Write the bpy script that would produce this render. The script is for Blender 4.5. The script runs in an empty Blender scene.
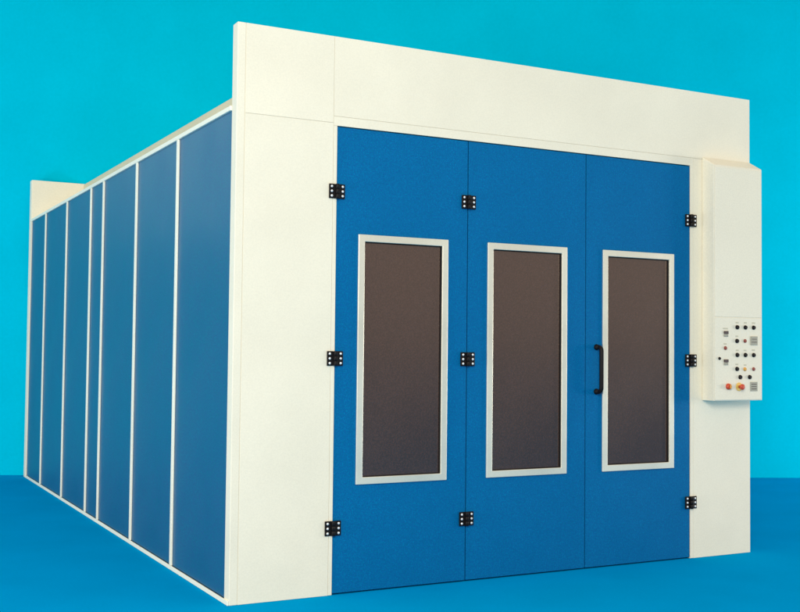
import bpy, bmesh, math
from mathutils import Vector, Matrix

scene = bpy.context.scene
COL = scene.collection
W, H = 4.309, 3.6            # front wall
YR0, YR1, HR = 7.30, 7.42, 3.56   # rear wall
ROOT = Vector((W / 2, YR1 / 2, 0.0))

# ------------------------------------------------------------------ materials
def paint(name, col, rough=0.45, spec=0.5, grain=0.06, gscale=110.0, mott=0.03, coat=0.0, metal=0.0, bump=0.0, tint=None, wave=0.0):
    m = bpy.data.materials.new(name); m.use_nodes = True
    nt = m.node_tree; b = nt.nodes['Principled BSDF']
    b.inputs['Roughness'].default_value = rough
    b.inputs['Specular IOR Level'].default_value = spec
    b.inputs['Metallic'].default_value = metal
    b.inputs['Coat Weight'].default_value = coat
    b.inputs['Coat Roughness'].default_value = 0.2
    tc = nt.nodes.new('ShaderNodeTexCoord')
    def noise(scale, detail):
        n = nt.nodes.new('ShaderNodeTexNoise'); n.inputs['Scale'].default_value = scale
        n.inputs['Detail'].default_value = detail
        nt.links.new(tc.outputs['Object'], n.inputs['Vector']); return n
    def mapr(src, lo, hi):
        r = nt.nodes.new('ShaderNodeMapRange')
        r.inputs['From Min'].default_value = 0.3; r.inputs['From Max'].default_value = 0.7
        r.inputs['To Min'].default_value = lo; r.inputs['To Max'].default_value = hi
        nt.links.new(src, r.inputs['Value']); return r.outputs['Result']
    n1 = noise(gscale, 2.0); n2 = noise(1.7, 4.0)
    f1 = mapr(n1.outputs['Fac'], 1 - grain, 1 + grain)
    f2 = mapr(n2.outputs['Fac'], 1 - mott, 1 + mott)
    mul = nt.nodes.new('ShaderNodeMath'); mul.operation = 'MULTIPLY'
    nt.links.new(f1, mul.inputs[0]); nt.links.new(f2, mul.inputs[1])
    vm = nt.nodes.new('ShaderNodeVectorMath'); vm.operation = 'SCALE'
    vm.inputs[0].default_value = col[:3]
    nt.links.new(mul.outputs[0], vm.inputs['Scale'])
    out = vm.outputs['Vector']
    if tint:                                   # second pigment showing through in fine specks
        n3 = noise(gscale * 0.8, 1.0)
        mx = nt.nodes.new('ShaderNodeMix'); mx.data_type = 'RGBA'
        t = mapr(n3.outputs['Fac'], 0.0, 1.0)
        nt.links.new(t, mx.inputs[0]); nt.links.new(out, mx.inputs[6])
        mx.inputs[7].default_value = (*tint, 1)
        out = mx.outputs[2]
    nt.links.new(out, b.inputs['Base Color'])
    r2 = mapr(n2.outputs['Fac'], max(0.02, rough - 0.04), rough + 0.04)
    nt.links.new(r2, b.inputs['Roughness'])
    if wave:                                   # slight oil-canning of the sheet metal
        n4 = noise(1.3, 1.0)
        bp = nt.nodes.new('ShaderNodeBump'); bp.inputs['Strength'].default_value = 1.0
        bp.inputs['Distance'].default_value = wave
        nt.links.new(n4.outputs['Fac'], bp.inputs['Height']); nt.links.new(bp.outputs['Normal'], b.inputs['Normal'])
    if bump:
        bp = nt.nodes.new('ShaderNodeBump'); bp.inputs['Strength'].default_value = bump
        bp.inputs['Distance'].default_value = 0.002
        nt.links.new(n1.outputs['Fac'], bp.inputs['Height']); nt.links.new(bp.outputs['Normal'], b.inputs['Normal'])
    return m

M = {}
M['cream'] = paint('cream_enamel', (0.875, 0.805, 0.64), 0.5, 0.25, grain=0.03, gscale=90, mott=0.035, wave=.01)
M['cabinet'] = paint('cabinet_enamel', (0.87, 0.80, 0.635), 0.55, 0.2, grain=0.04, gscale=90, mott=0.02)
M['white'] = paint('white_trim', (0.92, 0.88, 0.72), 0.4, 0.3, grain=0.03)
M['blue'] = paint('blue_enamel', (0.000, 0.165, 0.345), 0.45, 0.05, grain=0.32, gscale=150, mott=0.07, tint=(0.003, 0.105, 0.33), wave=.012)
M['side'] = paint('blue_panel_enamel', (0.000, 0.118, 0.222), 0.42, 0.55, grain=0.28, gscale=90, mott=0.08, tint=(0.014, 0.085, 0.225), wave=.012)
M['alu'] = paint('brushed_aluminium', (0.92, 0.86, 0.70), 0.38, 0.4, grain=0.03, mott=0.08, metal=0.6)
M['glass'] = paint('tinted_glass', (0.050, 0.024, 0.019), 0.22, 0.5, grain=0.3, gscale=110, mott=0.05)
_b = M['glass'].node_tree.nodes['Principled BSDF']; _b.inputs['IOR'].default_value = 1.98; _b.inputs['Specular Tint'].default_value = (1.0, .83, .73, 1)
M['black'] = paint('black_iron', (0.006, 0.004, 0.004), 0.5, 0.2, grain=0.1)
M['plenum'] = paint('beige_duct_sheet', (0.66, 0.61, 0.43), 0.6, 0.2, grain=0.03)
M['rubber'] = paint('black_rubber', (0.01, 0.01, 0.01), 0.8, 0.2, grain=0.1)
M['screw'] = paint('bright_zinc', (0.88, 0.87, 0.85), 0.3, 0.5, metal=0.3)
M['red'] = paint('red_plastic', (0.62, 0.07, 0.025), 0.35)
M['darkred'] = paint('dark_red_plastic', (0.28, 0.05, 0.03), 0.35)
M['orange'] = paint('amber_plastic', (0.78, 0.38, 0.06), 0.35)
M['yellow'] = paint('yellow_plastic', (0.85, 0.55, 0.12), 0.4)
M['grey'] = paint('grey_plate', (0.36, 0.34, 0.26), 0.5, grain=0.1)
M['darkgrey'] = paint('dark_plate', (0.06, 0.035, 0.03), 0.5)
M['legend'] = paint('legend_strip', (0.60, 0.56, 0.42), 0.6)
M['floor'] = paint('blue_floor', (0.000, 0.30, 0.63), 0.9, 0.0, grain=0.03, gscale=60, mott=0.035)
M['backdrop'] = paint('cyan_backdrop', (0.000, 0.51, 0.70), 1.0, 0.0, grain=0.02, gscale=30, mott=0.03)

# ------------------------------------------------------------------ mesh helpers
def box(bm, x0, x1, y0, y1, z0, z1, bev=0.0, seg=2):
    t = bmesh.new()
    bmesh.ops.create_cube(t, size=1.0)
    for v in t.verts:
        v.co = Vector((x0 + (v.co.x + .5) * (x1 - x0), y0 + (v.co.y + .5) * (y1 - y0), z0 + (v.co.z + .5) * (z1 - z0)))
    if bev:
        bmesh.ops.bevel(t, geom=t.edges[:], offset=bev, segments=seg, profile=0.5, affect='EDGES')
    merge(bm, t)

def merge(bm, t, mat=0):
    me = bpy.data.meshes.new('tmp')
    for f in t.faces: f.material_index = mat
    t.to_mesh(me); t.free(); bm.from_mesh(me); bpy.data.meshes.remove(me)

def ring(bm, o, i, y0, y1, bev=0.0):
    """flat rectangular frame in the xz plane: o, i = (x0, x1, z0, z1) outer and inner"""
    t = bmesh.new()
    def rect(r, y): return [t.verts.new((x, y, z)) for x, z in ((r[0], r[2]), (r[1], r[2]), (r[1], r[3]), (r[0], r[3]))]
    a, b, c, d = rect(o, y0), rect(i, y0), rect(o, y1), rect(i, y1)
    for k in range(4):
        l = (k + 1) % 4
        t.faces.new((a[k], a[l], b[l], b[k])); t.faces.new((c[l], c[k], d[k], d[l]))
        t.faces.new((a[l], a[k], c[k], c[l])); t.faces.new((b[k], b[l], d[l], d[k]))
    bmesh.ops.recalc_face_normals(t, faces=t.faces[:])
    if bev:
        es = [e for e in t.edges if len(e.link_faces) == 2 and e.calc_face_angle() > 1.0]
        bmesh.ops.bevel(t, geom=es, offset=bev, segments=2, profile=0.5, affect='EDGES')
    merge(bm, t)

def lathe_y(bm, cx, cz, y0, prof, n=24, mat=0):
    """turned shape about an axis along -y: prof = [(distance out, radius)]"""
    t = bmesh.new(); rows = []
    for d, r in prof:
        rows.append([t.verts.new((cx + r * math.cos(2 * math.pi * k / n), y0 - d, cz + r * math.sin(2 * math.pi * k / n))) for k in range(n)])
    for a, b in zip(rows, rows[1:]):
        for k in range(n):
            t.faces.new((a[k], a[(k + 1) % n], b[(k + 1) % n], b[k]))
    t.faces.new(rows[0][::-1]); t.faces.new(rows[-1])
    bmesh.ops.recalc_face_normals(t, faces=t.faces[:])
    for f in t.faces: f.smooth = len(f.verts) == 4
    merge(bm, t, mat)

def tube(bm, pts, rad, n=16):
    t = bmesh.new(); rows = []; N = len(pts)
    for i, p in enumerate(pts):
        d = (pts[min(i + 1, N - 1)] - pts[max(i - 1, 0)]).normalized()
        s = d.cross(Vector((1, 0, 0)) if abs(d.x) < .9 else Vector((0, 0, 1))).normalized(); u = d.cross(s)
        r = rad[i] if isinstance(rad, list) else rad
        rows.append([t.verts.new(p + s * r * math.cos(2 * math.pi * k / n) + u * r * math.sin(2 * math.pi * k / n)) for k in range(n)])
    for a, b in zip(rows, rows[1:]):
        for k in range(n): t.faces.new((a[k], a[(k + 1) % n], b[(k + 1) % n], b[k])).smooth = True
    t.faces.new(rows[0]); t.faces.new(rows[-1])
    bmesh.ops.recalc_face_normals(t, faces=t.faces[:])
    merge(bm, t)

POS = {}
def obj(name, bm, mats, parent=None, label=None):
    """link a bmesh given in world coordinates as one object with its origin at its own middle"""
    lo = Vector([min(v.co[i] for v in bm.verts) for i in range(3)]); hi = Vector([max(v.co[i] for v in bm.verts) for i in range(3)])
    c = (lo + hi) / 2
    for v in bm.verts: v.co -= c
    me = bpy.data.meshes.new(name); bm.to_mesh(me); bm.free()
    for m in (mats if isinstance(mats, list) else [mats]): me.materials.append(m)
    o = bpy.data.objects.new(name, me); COL.objects.link(o)
    if parent:
        o.parent = parent; o.location = c - POS[parent]
    else: o.location = c
    POS[o] = c
    if label: o['label'] = label
    return o

def one(name, mat, parent, *a, **k):
    label = k.pop('label', None)
    bm = bmesh.new(); box(bm, *a, **k); return obj(name, bm, mat, parent, label)

# ------------------------------------------------------------------ setting
def sheet(name, quads, mat, kind='structure'):
    bm = bmesh.new()
    for q in quads: bm.faces.new([bm.verts.new(p) for p in q])
    bmesh.ops.remove_doubles(bm, verts=bm.verts[:], dist=1e-5)
    me = bpy.data.meshes.new(name); bm.to_mesh(me); bm.free(); me.materials.append(mat)
    o = bpy.data.objects.new(name, me); COL.objects.link(o); o['kind'] = kind
    return o
LEFT, RIGHT = Vector((-0.03, 7.60)), Vector((7.75, 4.075))
dirw = (RIGHT - LEFT).normalized()
FL = LEFT - dirw * 16; FR = RIGHT + dirw * 16
plan = [FL, FR]
sheet('backdrop', [((a.x, a.y, -.01), (b.x, b.y, -.01), (b.x, b.y, 10), (a.x, a.y, 10)) for a, b in zip(plan, plan[1:])], M['backdrop'])
floor_poly = [(p.x, p.y, 0.0) for p in plan] + [(60, -60, 0), (-60, -60, 0)]
sheet('floor', [floor_poly], M['floor'])

# ------------------------------------------------------------------ the booth
booth = bpy.data.objects.new('spray_booth', None); COL.objects.link(booth)
booth.location = ROOT; POS[booth] = ROOT.copy(); booth.empty_display_size = .5
booth['label'] = 'large cream and blue panelled vehicle spray booth with three windowed doors'
booth['category'] = 'spray booth'

G = 0.0008
XL, XR, ZD = 0.686, 3.687, 3.017          # door opening
XF = 0.660                                # outer line of the jambs
# front wall: backing frame, then sheets with hairline seams
bm = bmesh.new()
t_o = (0.006, W - 0.006, 0.0, H - 0.006)
for a in ((t_o[0], XL, 0, t_o[3]), (XR, t_o[1], 0, t_o[3]), (XL, XR, ZD, t_o[3])):
    box(bm, a[0] + (0.0005 if a[0] == XL else 0), a[1] - (.0005 if a[1] == XR else 0), 0.0045, 0.088, a[2] + 0.001, a[3])
obj('wall_backing', bm, M['cream'], booth)
one('corner_post', M['cream'], booth, 0, 0.055 - G, 0, 0.09, 0, H, bev=0.004)
def facing(name, x0, x1, z0, z1): return one(name, M['cream'], booth, x0 + G, x1 - G, 0.0, 0.0042, z0 + G, z1 - G, bev=0.001, seg=1)
facing('column', 0.055, XF, 0.0, 3.034)
facing('corner_panel', 0.055, XF, 3.034, H)
facing('header', XF, W, 3.078, H)
facing('column', XR + .031, W, 0.0, 3.078)
one('jamb', M['cream'], booth, XF + G, XL, -0.001, 0.0042, 0.002, ZD - G, bev=0.001, seg=1)
one('jamb', M['cream'], booth, XR, XR + .031 - G, -0.001, 0.0042, 0.002, 3.078 - G, bev=0.001, seg=1)
one('lintel_trim', M['cream'], booth, XF + G, XR - G, -0.001, 0.0042, ZD, 3.078 - G, bev=0.001, seg=1)

# doors
def door(x0, x1, wx0, wx1, handle=False):
    z0, z1, wz0, wz1 = 0.010, ZD - 0.006, 0.695, 2.320
    bm = bmesh.new()
    ring(bm, (x0, x1, z0, z1), (wx0 + .012, wx1 - .012, wz0 + .012, wz1 - .012), 0.004, 0.054, bev=0.0025)
    d = obj('door', bm, M['blue'], booth)
    bm = bmesh.new()
    f = 0.046
    ring(bm, (wx0, wx1, wz0, wz1), (wx0 + f, wx1 - f, wz0 + f, wz1 - f), -0.010, 0.0036, bev=0.003)
    obj('window_frame', bm, M['alu'], d)
    bm = bmesh.new()
    ring(bm, (wx0 + f - .004, wx1 - f + .004, wz0 + f - .004, wz1 - f + .004), (wx0 + f + .006, wx1 - f - .006, wz0 + f + .006, wz1 - f - .006), 0.0042, 0.012)
    obj('gasket', bm, M['rubber'], d)
    bm = bmesh.new(); g = f - .006
    box(bm, wx0 + g, wx1 - g, 0.0125, 0.0185, wz0 + g, wz1 - g)
    obj('window_pane', bm, M['glass'], d)
    if handle:
        bm = bmesh.new()
        hx, za, zb, out = HX, HZ0, HZ1, 0.062
        y0 = 0.004
        pts = [Vector((hx, y0, za)), Vector((hx, y0 - .02, za))]
        R = .03
        for k in range(7):
            a = math.pi / 2 * k / 6
            pts.append(Vector((hx, y0 - out + R - R * math.sin(a), za + R - R * math.cos(a))))
        for k in range(7):
            a = math.pi / 2 * k / 6
            pts.append(Vector((hx, y0 - out + R - R * math.cos(a), zb - R + R * math.sin(a))))
        pts += [Vector((hx, y0 - .02, zb)), Vector((hx, y0, zb))]
        tube(bm, pts, 0.0155)
        for z in (za, zb):
            lathe_y(bm, hx, z, y0, [(0, .022), (.006, .022), (.010, .0185), (.036, .0165)], 20)
        obj('handle', bm, M['black'], d)
    return d
HX, HZ0, HZ1 = 2.788, 1.279, 1.603
door(0.690, 1.6785, 0.845, 1.522)
door(1.6855, 2.6865, 1.840, 2.516)
door(2.6935, 3.683, 2.839, 3.517, handle=True)
# dark rubber seal closing the gaps round and between the leaves
bm = bmesh.new()
ring(bm, (XL - .003, XR + .003, .004, ZD + .002), (XL + .03, XR - .03, .03, ZD - .03), 0.0892, 0.10)
for x in (1.682, 2.690): box(bm, x - .02, x + .02, 0.0552, 0.066, .012, ZD - .01)
obj('door_seal', bm, M['rubber'], booth)

# hinges with six bright screws each
def hinge_mesh():
    bm = bmesh.new()
    for s in (-1, 1):
        a, b = (.009, .056)
        box(bm, min(s * a, s * b), max(s * a, s * b), -.010, -.0005, -.047, .047, bev=.003)
    for i in range(3):
        z0 = -.047 + i * .0318
        lathe_z(bm, 0, -.014, z0, z0 + .0304, .0135)
    return bm
def lathe_z(bm, cx, cy, z0, z1, r, n=18):
    t = bmesh.new(); rows = []
    for z, q in ((z0, r - .002), (z0 + .002, r), (z1 - .002, r), (z1, r - .002)):
        rows.append([t.verts.new((cx + q * math.cos(2 * math.pi * k / n), cy + q * math.sin(2 * math.pi * k / n), z)) for k in range(n)])
    for a, b in zip(rows, rows[1:]):
        for k in range(n): t.faces.new((a[k], a[(k + 1) % n], b[(k + 1) % n], b[k])).smooth = True
    t.faces.new(rows[0][::-1]); t.faces.new(rows[-1]); merge(bm, t)
hm = bpy.data.meshes.new('hinge'); b_ = hinge_mesh(); b_.to_mesh(hm); b_.free(); hm.materials.append(M['black'])
sm = bpy.data.meshes.new('screw'); b_ = bmesh.new()
lathe_y(b_, 0, 0, 0, [(0, .0082), (.003, .0082), (.005, .006), (.0062, .0025)], 16); b_.to_mesh(sm); b_.free(); sm.materials.append(M['screw'])
for x in (0.686, 1.682, 3.687):
    for z in (2.589, 1.510, 0.426):
        o = bpy.data.objects.new('hinge', hm); COL.objects.link(o); o.parent = booth; o.location = Vector((x, -.001, z)) - ROOT
        for s in (-1, 1):
            for k in (-1, 0, 1):
                c = bpy.data.objects.new('screw', sm); COL.objects.link(c); c.parent = o
                c.location = (s * .038, -.0098, k * .0305)

# side wall: blue panels, white joint strips, skirting and flashing
joints = [1.235, 2.38, 3.545, 4.06, 5.185, 6.375]
edges = [0.09] + joints + [YR0]
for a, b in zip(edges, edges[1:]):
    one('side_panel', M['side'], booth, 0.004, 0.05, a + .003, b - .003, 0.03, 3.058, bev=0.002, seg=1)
for y in joints:
    one('joint_strip', M['white'], booth, -0.010, 0.0035, y - .022, y + .022, 0.031, 3.058, bev=0.003)
one('skirting', M['white'], booth, -0.010, -0.0005, 0.001, YR0 - .002, 0.001, 0.0295, bev=0.002)
one('flashing', M['white'], booth, -0.010, 0.06, 0.092, YR0 - .002, 3.0585, 3.090, bev=0.004)
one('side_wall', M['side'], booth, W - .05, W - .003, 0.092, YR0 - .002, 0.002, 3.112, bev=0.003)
one('roof', M['cream'], booth, 0.0605, W - .0505, 0.0925, YR0 - .003, 3.04, 3.086)
one('roof_plenum', M['plenum'], booth, 0.60, W - 0.60, 0.0925, YR0 - .003, 3.0865, 3.552, bev=0.006)
one('rear_wall', M['cream'], booth, -0.012, W, YR0, YR1, 0, HR, bev=0.005)

# control cabinet with sloping hood, on the right-hand end of the front wall
CX0, CX1, CY, CZ0 = 3.805, 4.307, -0.130, 1.203
bm = bmesh.new()
prof = [(-0.0015, CZ0), (CY, CZ0), (CY, 3.018), (-0.0015, 3.092)]
va = [bm.verts.new((CX0, y, z)) for y, z in prof]; vb = [bm.verts.new((CX1, y, z)) for y, z in prof]
bm.faces.new(va); bm.faces.new(vb[::-1])
for k in range(4):
    l = (k + 1) % 4; bm.faces.new((va[l], va[k], vb[k], vb[l]))
bmesh.ops.recalc_face_normals(bm, faces=bm.faces[:])
bmesh.ops.bevel(bm, geom=bm.edges[:], offset=.005, segments=2, profile=.5, affect='EDGES')
cab = obj('control_cabinet', bm, M['cabinet'], booth)
PF = CY - .0035
one('control_panel', M['cabinet'], cab, CX0 + .007, CX1 - .007, PF, CY - .0003, CZ0 + .007, 1.843, bev=.0015, seg=1)
one('cover_panel', M['cabinet'], cab, CX0 + .007, CX1 - .007, PF, CY - .0003, 1.848, 3.005, bev=.0015, seg=1)

# --- camera (50 mm lens)
CAM = Vector((-2.27775, -6.52196, 1.57394)); YAW, PIT, ROL, FPX = 0.4849, 0.0388, 0.0103, 1110.66
fw = Vector((math.sin(YAW) * math.cos(PIT), math.cos(YAW) * math.cos(PIT), math.sin(PIT)))
rr = Vector((math.cos(YAW), -math.sin(YAW), 0)); uu = rr.cross(fw)
R2 = math.cos(ROL) * rr + math.sin(ROL) * uu; U2 = -math.sin(ROL) * rr + math.cos(ROL) * uu

def button(x, z, r=.0145, mat='black', out=.016, name='push_button', label=None):
    bm = bmesh.new()
    lathe_y(bm, x, z, PF - .0003, [(0, r * 1.15), (.004, r * 1.15), (.0045, r * .95), (out - .003, r * .95), (out, r * .7)], 20)
    return obj(name, bm, M[mat], cab, label)
def plate(x, z, w, h, mat, name, out=.003, bars=0):
    bm = bmesh.new()
    box(bm, x - w / 2, x + w / 2, PF - .0003 - out, PF - .0003, z - h / 2, z + h / 2, bev=.001, seg=1)
    mats = [M[mat]]
    if bars:
        mats.append(M['darkgrey'])
        for k in range(bars):
            t = bmesh.new(); bmesh.ops.create_cube(t, size=1)
            zc = z + h * ((k + 1) / (bars + 1) - .5)
            for v in t.verts: v.co = Vector((x + v.co.x * w * .7, PF - out - .001 + v.co.y * .0012, zc + v.co.z * h * .07))
            merge(bm, t, 1)
    return obj(name, bm, mats, cab)

DX = -0.007
for x, z in ((4.045, 1.770), (4.130, 1.770), (4.217, 1.770), (4.042, 1.664), (4.045, 1.556), (4.130, 1.556), (4.217, 1.556),
             (4.042, 1.448), (4.075, 1.385), (4.174, 1.385)):
    button(x + DX, z)
button(3.863 + DX, 1.528, .010, 'black', .012, 'key_switch')
button(4.127 + DX, 1.665, .0125, 'darkred', .012, 'indicator_lamp', 'dark red indicator lamp')
button(3.923 + DX, 1.608, .0125, 'darkred', .012, 'indicator_lamp', 'dark red indicator lamp')
button(4.125 + DX, 1.446, .0125, 'orange', .012, 'indicator_lamp', 'amber indicator lamp')
button(4.217 + DX, 1.447, .0125, 'darkred', .012, 'indicator_lamp', 'dark red indicator lamp')
# two small rocker switches: dark upper half over a grey lower half
for z in (1.717, 1.499):
    bm = bmesh.new()
    box(bm, 3.900, 3.944, PF - .0093, PF - .0003, z, z + .022, bev=.002)
    t = bmesh.new(); box(t, 3.900, 3.944, PF - .0053, PF - .0003, z - .022, z - .003, bev=.002); merge(bm, t, 1)
    obj('rocker_switch', bm, [M['darkgrey'], M['grey']], cab)
plate(4.214, 1.668, .072, .068, 'grey', 'timer_display', .006, bars=2)
plate(4.213, 1.311, .076, .072, 'grey', 'rating_plate', .003, bars=3)
# lit selector and emergency stop
bm = bmesh.new()
lathe_y(bm, 3.945, 1.313, PF - .0003, [(0, .024), (.006, .024), (.008, .021), (.020, .020), (.024, .016)], 24)
t = bmesh.new(); box(t, 3.940, 3.950, PF - .034, PF - .0245, 1.298, 1.328, bev=.002); merge(bm, t, 1)
obj('selector_knob', bm, [M['red'], M['orange']], cab)
bm = bmesh.new()
lathe_y(bm, 4.058, 1.310, PF - .0003, [(0, .033), (.003, .033), (.006, .030)], 28)
lathe_y(bm, 4.058, 1.310, PF - .0064, [(0, .012), (.022, .012)], 20, 1)
lathe_y(bm, 4.058, 1.310, PF - .028, [(0, .019), (.004, .0225), (.012, .0225), (.018, .018), (.020, .010)], 24, 1)
obj('emergency_stop', bm, [M['yellow'], M['red']], cab, 'red mushroom button on a yellow collar')
# faint engraved legend strips above the buttons
for x, z, w in ((4.040, 1.806, .030), (4.125, 1.806, .030), (4.212, 1.806, .034), (4.036, 1.700, .028), (4.040, 1.592, .028), (4.122, 1.592, .028),
                (4.210, 1.595, .03), (4.036, 1.484, .028), (4.122, 1.478, .028), (3.916, 1.640, .03), (3.918, 1.758, .05)):
    plate(x, z, w, .010, 'legend', 'legend_strip', .0012)

# ------------------------------------------------------------------ camera
cd = bpy.data.cameras.new('camera'); cam = bpy.data.objects.new('camera', cd); COL.objects.link(cam)
cd.sensor_fit = 'HORIZONTAL'; cd.sensor_width = 36; cd.lens = FPX / 800 * 36; cd.clip_end = 200; cd.clip_start = .05
m3 = Matrix((R2, U2, -fw)).transposed()
cam.matrix_world = Matrix.Translation(CAM) @ m3.to_4x4()
scene.camera = cam

# ------------------------------------------------------------------ studio light
def lamp(name, loc, target, energy, sx, sy, col=(1, 1, 1)):
    l = bpy.data.lights.new(name, 'AREA'); l.shape = 'RECTANGLE'; l.size = sx; l.size_y = sy; l.energy = energy; l.color = col
    o = bpy.data.objects.new(name, l); COL.objects.link(o); o.location = loc
    o.rotation_euler = (Vector(target) - Vector(loc)).to_track_quat('-Z', 'Y').to_euler(); return o
lamp('key_softbox', (-3.4, -8.4, 5.0), (1.0, 0, 2.1), 650, 3.5, 3.0, (1.0, .96, .87))
lamp('side_softbox', (-2.7, 7.9, 4.7), (0.0, 2.5, 2.2), 36, 3.4, 3.2, (.84, 1, .94))
lamp('right_fill', (12.0, -3.2, 1.4), (9.6, 3.3, 0.1), 430, 2.5, 1.6, (1, .96, .90))
lamp('backdrop_wash', (-5.2, 4.6, 0.7), (-1.2, 8.3, 0.3), 75, 2.0, 0.8, (1, .98, .95))
lamp('left_fill', (-6.0, -1.0, 1.2), (-0.2, 4.6, 0.7), 190, 2.2, 1.6, (1, .97, .90))
w = bpy.data.worlds.new('World'); scene.world = w; w.use_nodes = True
nt = w.node_tree; bg = nt.nodes['Background']
bg.inputs['Color'].default_value = (1.0, .95, .86, 1); bg.inputs['Strength'].default_value = 0.66

scene.view_settings.view_transform = 'Standard'; scene.view_settings.look = 'None'
scene.view_settings.exposure = 0; scene.view_settings.gamma = 1; scene.view_settings.use_curve_mapping = False
